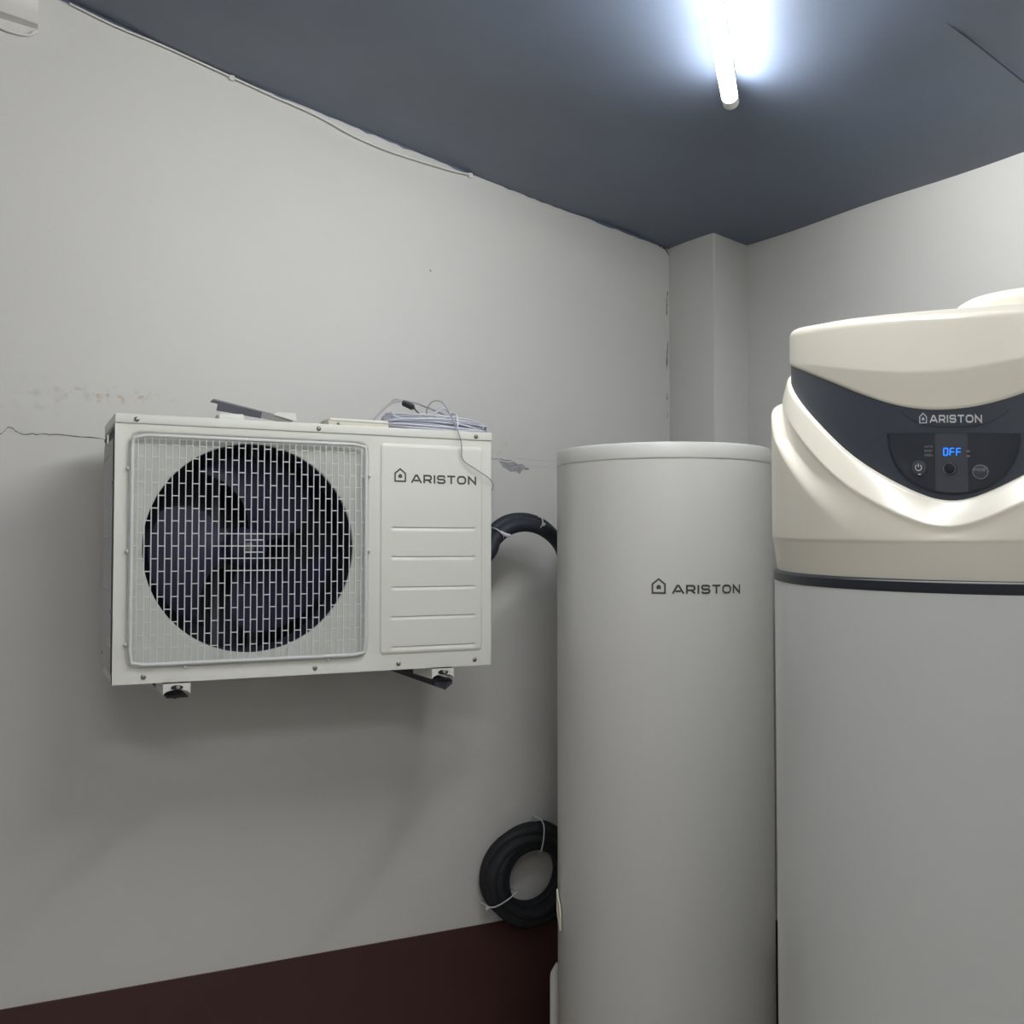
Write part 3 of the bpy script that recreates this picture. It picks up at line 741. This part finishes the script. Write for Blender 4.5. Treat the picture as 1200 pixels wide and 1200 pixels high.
MB().lathe([(.0995,1.70),(.1005,1.752),(.100,1.762),(.096,1.770),(.088,1.7745),(.076,1.7765),(.074,1.774),(.073,1.755)], (1.281,-1.557), 72).build('air_collar', 'cream', t2, label='cream round air collar on the hood top')
f2 = lambda dr: (lambda p, z: pol(.2982+dr, p, z-.00037*(p-PC)))
# display: flat top, half round below
def disp_outline(ins=0):
    a_ = 14.3-ins/.0052; top = 1.5612-ins; bot = 1.4905+ins; out = []
    for k in range(33):
        th = math.pi*k/32; c, s_ = math.cos(th), math.sin(th)
        out.append((PC-.6-a_*math.copysign(abs(c)**.95, c), top-(top-bot)*abs(s_)**.95))
    return out
o_ = disp_outline()
def fill_cols(mb, pts, top, f, n=40):
    ps = np.array(pts); V = []; F = []
    for i in range(n+1):
        p = ps[0,0]+(ps[-1,0]-ps[0,0])*i/n; zb = float(np.interp(p, ps[:,0], ps[:,1])); V += [f(p, top), f(p, zb)]
    for i in range(n): F.append((2*i, 2*i+1, 2*i+3, 2*i+2))
    mb.add(V, F)
mb = MB(); fill_cols(mb, o_, 1.5612, f2(.0010)); dpy = mb.build('display_panel', 'gloss', fas, smooth=60, label='glossy half-round display')
mb = MB(); c0 = PC+.9
fill_cols(mb, [(PC-3.7,1.4935),(PC-.5,1.4915),(PC+3.2,1.4935)], 1.5603, f2(.0014), 12)  # display window, its grey lightened for a reflected strip
mb.build('display_window', 'gloss2', fas, smooth=60)
mb = MB(); ribbon(mb, [(a_*.0052, b_) for a_, b_ in o_], .0012, lambda x, z: f2(.0017)(x/.0052, z), closed=True, sub=1)
ar = [(PC+q_, 1.5680+.0195*(abs(q_)/11.5)**3) for q_ in np.linspace(-11.5, 11.5, 24)]
ribbon(mb, [(a_*.0052, b_) for a_, b_ in ar], .0008, lambda x, z: f2(.0006)(x/.0052, z), sub=1)
mb.build('seam', 'line', fas, smooth=0)
mb = MB(); text_mesh(mb, 'ARISTON', -17.3, 1.5730, -6.35, 1.5820, f2(.0010)); house_cyl(mb, -19.7, 1.5725, -17.95, 1.5850, f2(.0010), .2982)
mb.build('logo', 'silver', fas, smooth=0, label='silver house emblem and word')
# OFF in seven segments
mb = MB(); segs = {'0': 'abcdef', 'F': 'aefg'}
zz0, zz1 = 1.5350, 1.5430; wdg = .85; xx = -14.35
for ch in '0FF':
    zm = (zz0+zz1)/2
    SEG = dict(a=((0,zz1),(wdg,zz1)), b=((wdg,zz1),(wdg,zm)), c=((wdg,zm),(wdg,zz0)), d=((0,zz0),(wdg,zz0)), e=((0,zz0),(0,zm)), f=((0,zm),(0,zz1)), g=((0,zm),(wdg,zm)))
    for s_ in segs[ch]:
        (a_, b_), (c_, d_) = SEG[s_]; k = .0052
        ribbon(mb, [((xx+a_+.12*(b_-zz0)/.0115)*k, b_), ((xx+c_+.12*(d_-zz0)/.0115)*k, d_)], .0014, lambda x, z: f2(.0019)(x/k, z), sub=1)
    xx += 1.36
mb.build('display_digits', 'blue', fas, smooth=0, label='lit blue digits reading OFF')
for s_, z in (('AUTO',1.5435),('BOOST',1.5385),('GREEN',1.5335)):
    mb = MB(); text_mesh(mb, s_, -18.55, z, -16.75, z+.0028, f2(.0016), .2); mb.build('small_lettering', 'dimsilver', fas, smooth=0)
for z in (1.5345,1.5400):
    mb = MB(); ribbon(mb, [((-9.55)*.0052, z), ((-8.85)*.0052, z)], .0016, lambda x, zz: f2(.0019)(x/.0052, zz), sub=1); mb.build('indicator_mark', 'dimsilver', fas, smooth=0)
mb = MB(); text_mesh(mb, 'MODE', -8.05, 1.5175, -5.75, 1.5205, f2(.0034), .2)
mb.build('small_lettering', 'dimsilver', fas, smooth=0)
k = .0052
def ringm(mb, p, z, r_, wd, dr, a0=0, a1=360):
    pts = [((p)*k+r_*math.cos(R(a0+(a1-a0)*i/24)), z+r_*math.sin(R(a0+(a1-a0)*i/24))) for i in range(24 if a1-a0 == 360 else 25)]
    ribbon(mb, pts, wd, lambda x, zz: f2(dr)(x/k, zz), closed=(a1-a0 == 360), sub=1)
def button(p, z, r_, m):
    V = []; prof = [(0,.0030),(.8,.0030),(1,.0022),(1.05,.0010)]
    mb = MB().grid(28, 4, lambda i, j: f2(prof[j][1])(p+r_*prof[j][0]*math.cos(2*math.pi*i/28)/k, z+r_*prof[j][0]*math.sin(2*math.pi*i/28)), close=True)
    return mb.build('button', m, fas, smooth=40)
button(-19.84, 1.5197, .0088, 'gloss2'); button(-13.07, 1.5195, .0075, 'line'); button(-6.77, 1.5165, .0088, 'gloss2')
mb = MB(); ringm(mb, -19.84, 1.5200, .0036, .0010, .0034, 125, 415); ribbon(mb, [(-19.84*k,1.5205),(-19.84*k,1.5245)], .0010, lambda x, z: f2(.0034)(x/k, z), sub=1)
ribbon(mb, [(-19.9*k,1.5120),(-19.3*k,1.5120)], .0014, lambda x, z: f2(.0032)(x/k, z), sub=1)
mb.build('power_symbol', 'silver', fas, smooth=0)
mb = MB(); ringm(mb, -6.77, 1.5165, .0078, .0007, .0034); ringm(mb, -13.07, 1.5195, .0066, .0005, .0034)
mb.build('button_ring', 'dimsilver', fas, smooth=0)

# ================================================================= fitting and cable along the ceiling
t = thing('wall_fixture', 'white plastic fixture at the top left corner under the ceiling', 'fixture', (-.1,-.04,2.6))
mb = MB(); zt = 2.72; n = 10
def fx(i, j):
    x = -.42+.455*i/12 
    prof = [(0,2.592),(-.030,2.594),(-.050,2.612),(-.058,2.632),(-.060,2.66),(-.055,2.70),(0,2.715)]
    y, z = prof[j]; sl = -.20*(x-.035)
    k_ = 1 if i < 11 else (.93 if i == 11 else .80)
    return (x, y*k_, z+sl+ (0 if i < 11 else .003*(i-10)*(1 if j < 3 else -1)))
mb.grid(13, 7, fx); mb.add([fx(12, j) for j in range(7)], [tuple(range(7))]); mb.build('fixture_cover', 'whitep', t, smooth=30)
MB().tube(smooth_path([(-.35,-.006,2.668),(-.15,-.008,2.612),(-.06,-.008,2.588),(-.02,-.008,2.578),(.015,-.008,2.578),(.032,-.010,2.590)],8), .0028, 8).build('fixture_cable', 'whitep', t)
# cable tacked along the wall and ceiling edge
t = thing('ceiling_cable', 'thin white cable sagging along the edge of wall and ceiling', 'cable', (.1,-.01,2.66))
pts = []
for x, s_ in ((.10,.006),(.20,.010),(.30,.006),(.42,.006),(.47,.006),(.55,.010),(.64,.013),(.70,.018),(.76,.028),(.84,.032),(.92,.028),(1.0,.021),(1.06,.014),(1.10,.006)):
    pts.append((x, -.008, cz(x, 0)-s_))
MB().tube(smooth_path(pts, 8), .0024, 8).build('cable_run', 'whitep', t)
for x in (.465, 1.10): MB().box((x-.006,-.012,cz(x,0)-.014),(x+.006,0,cz(x,0)-.002),.002).build('cable_clip', 'whitep', t)
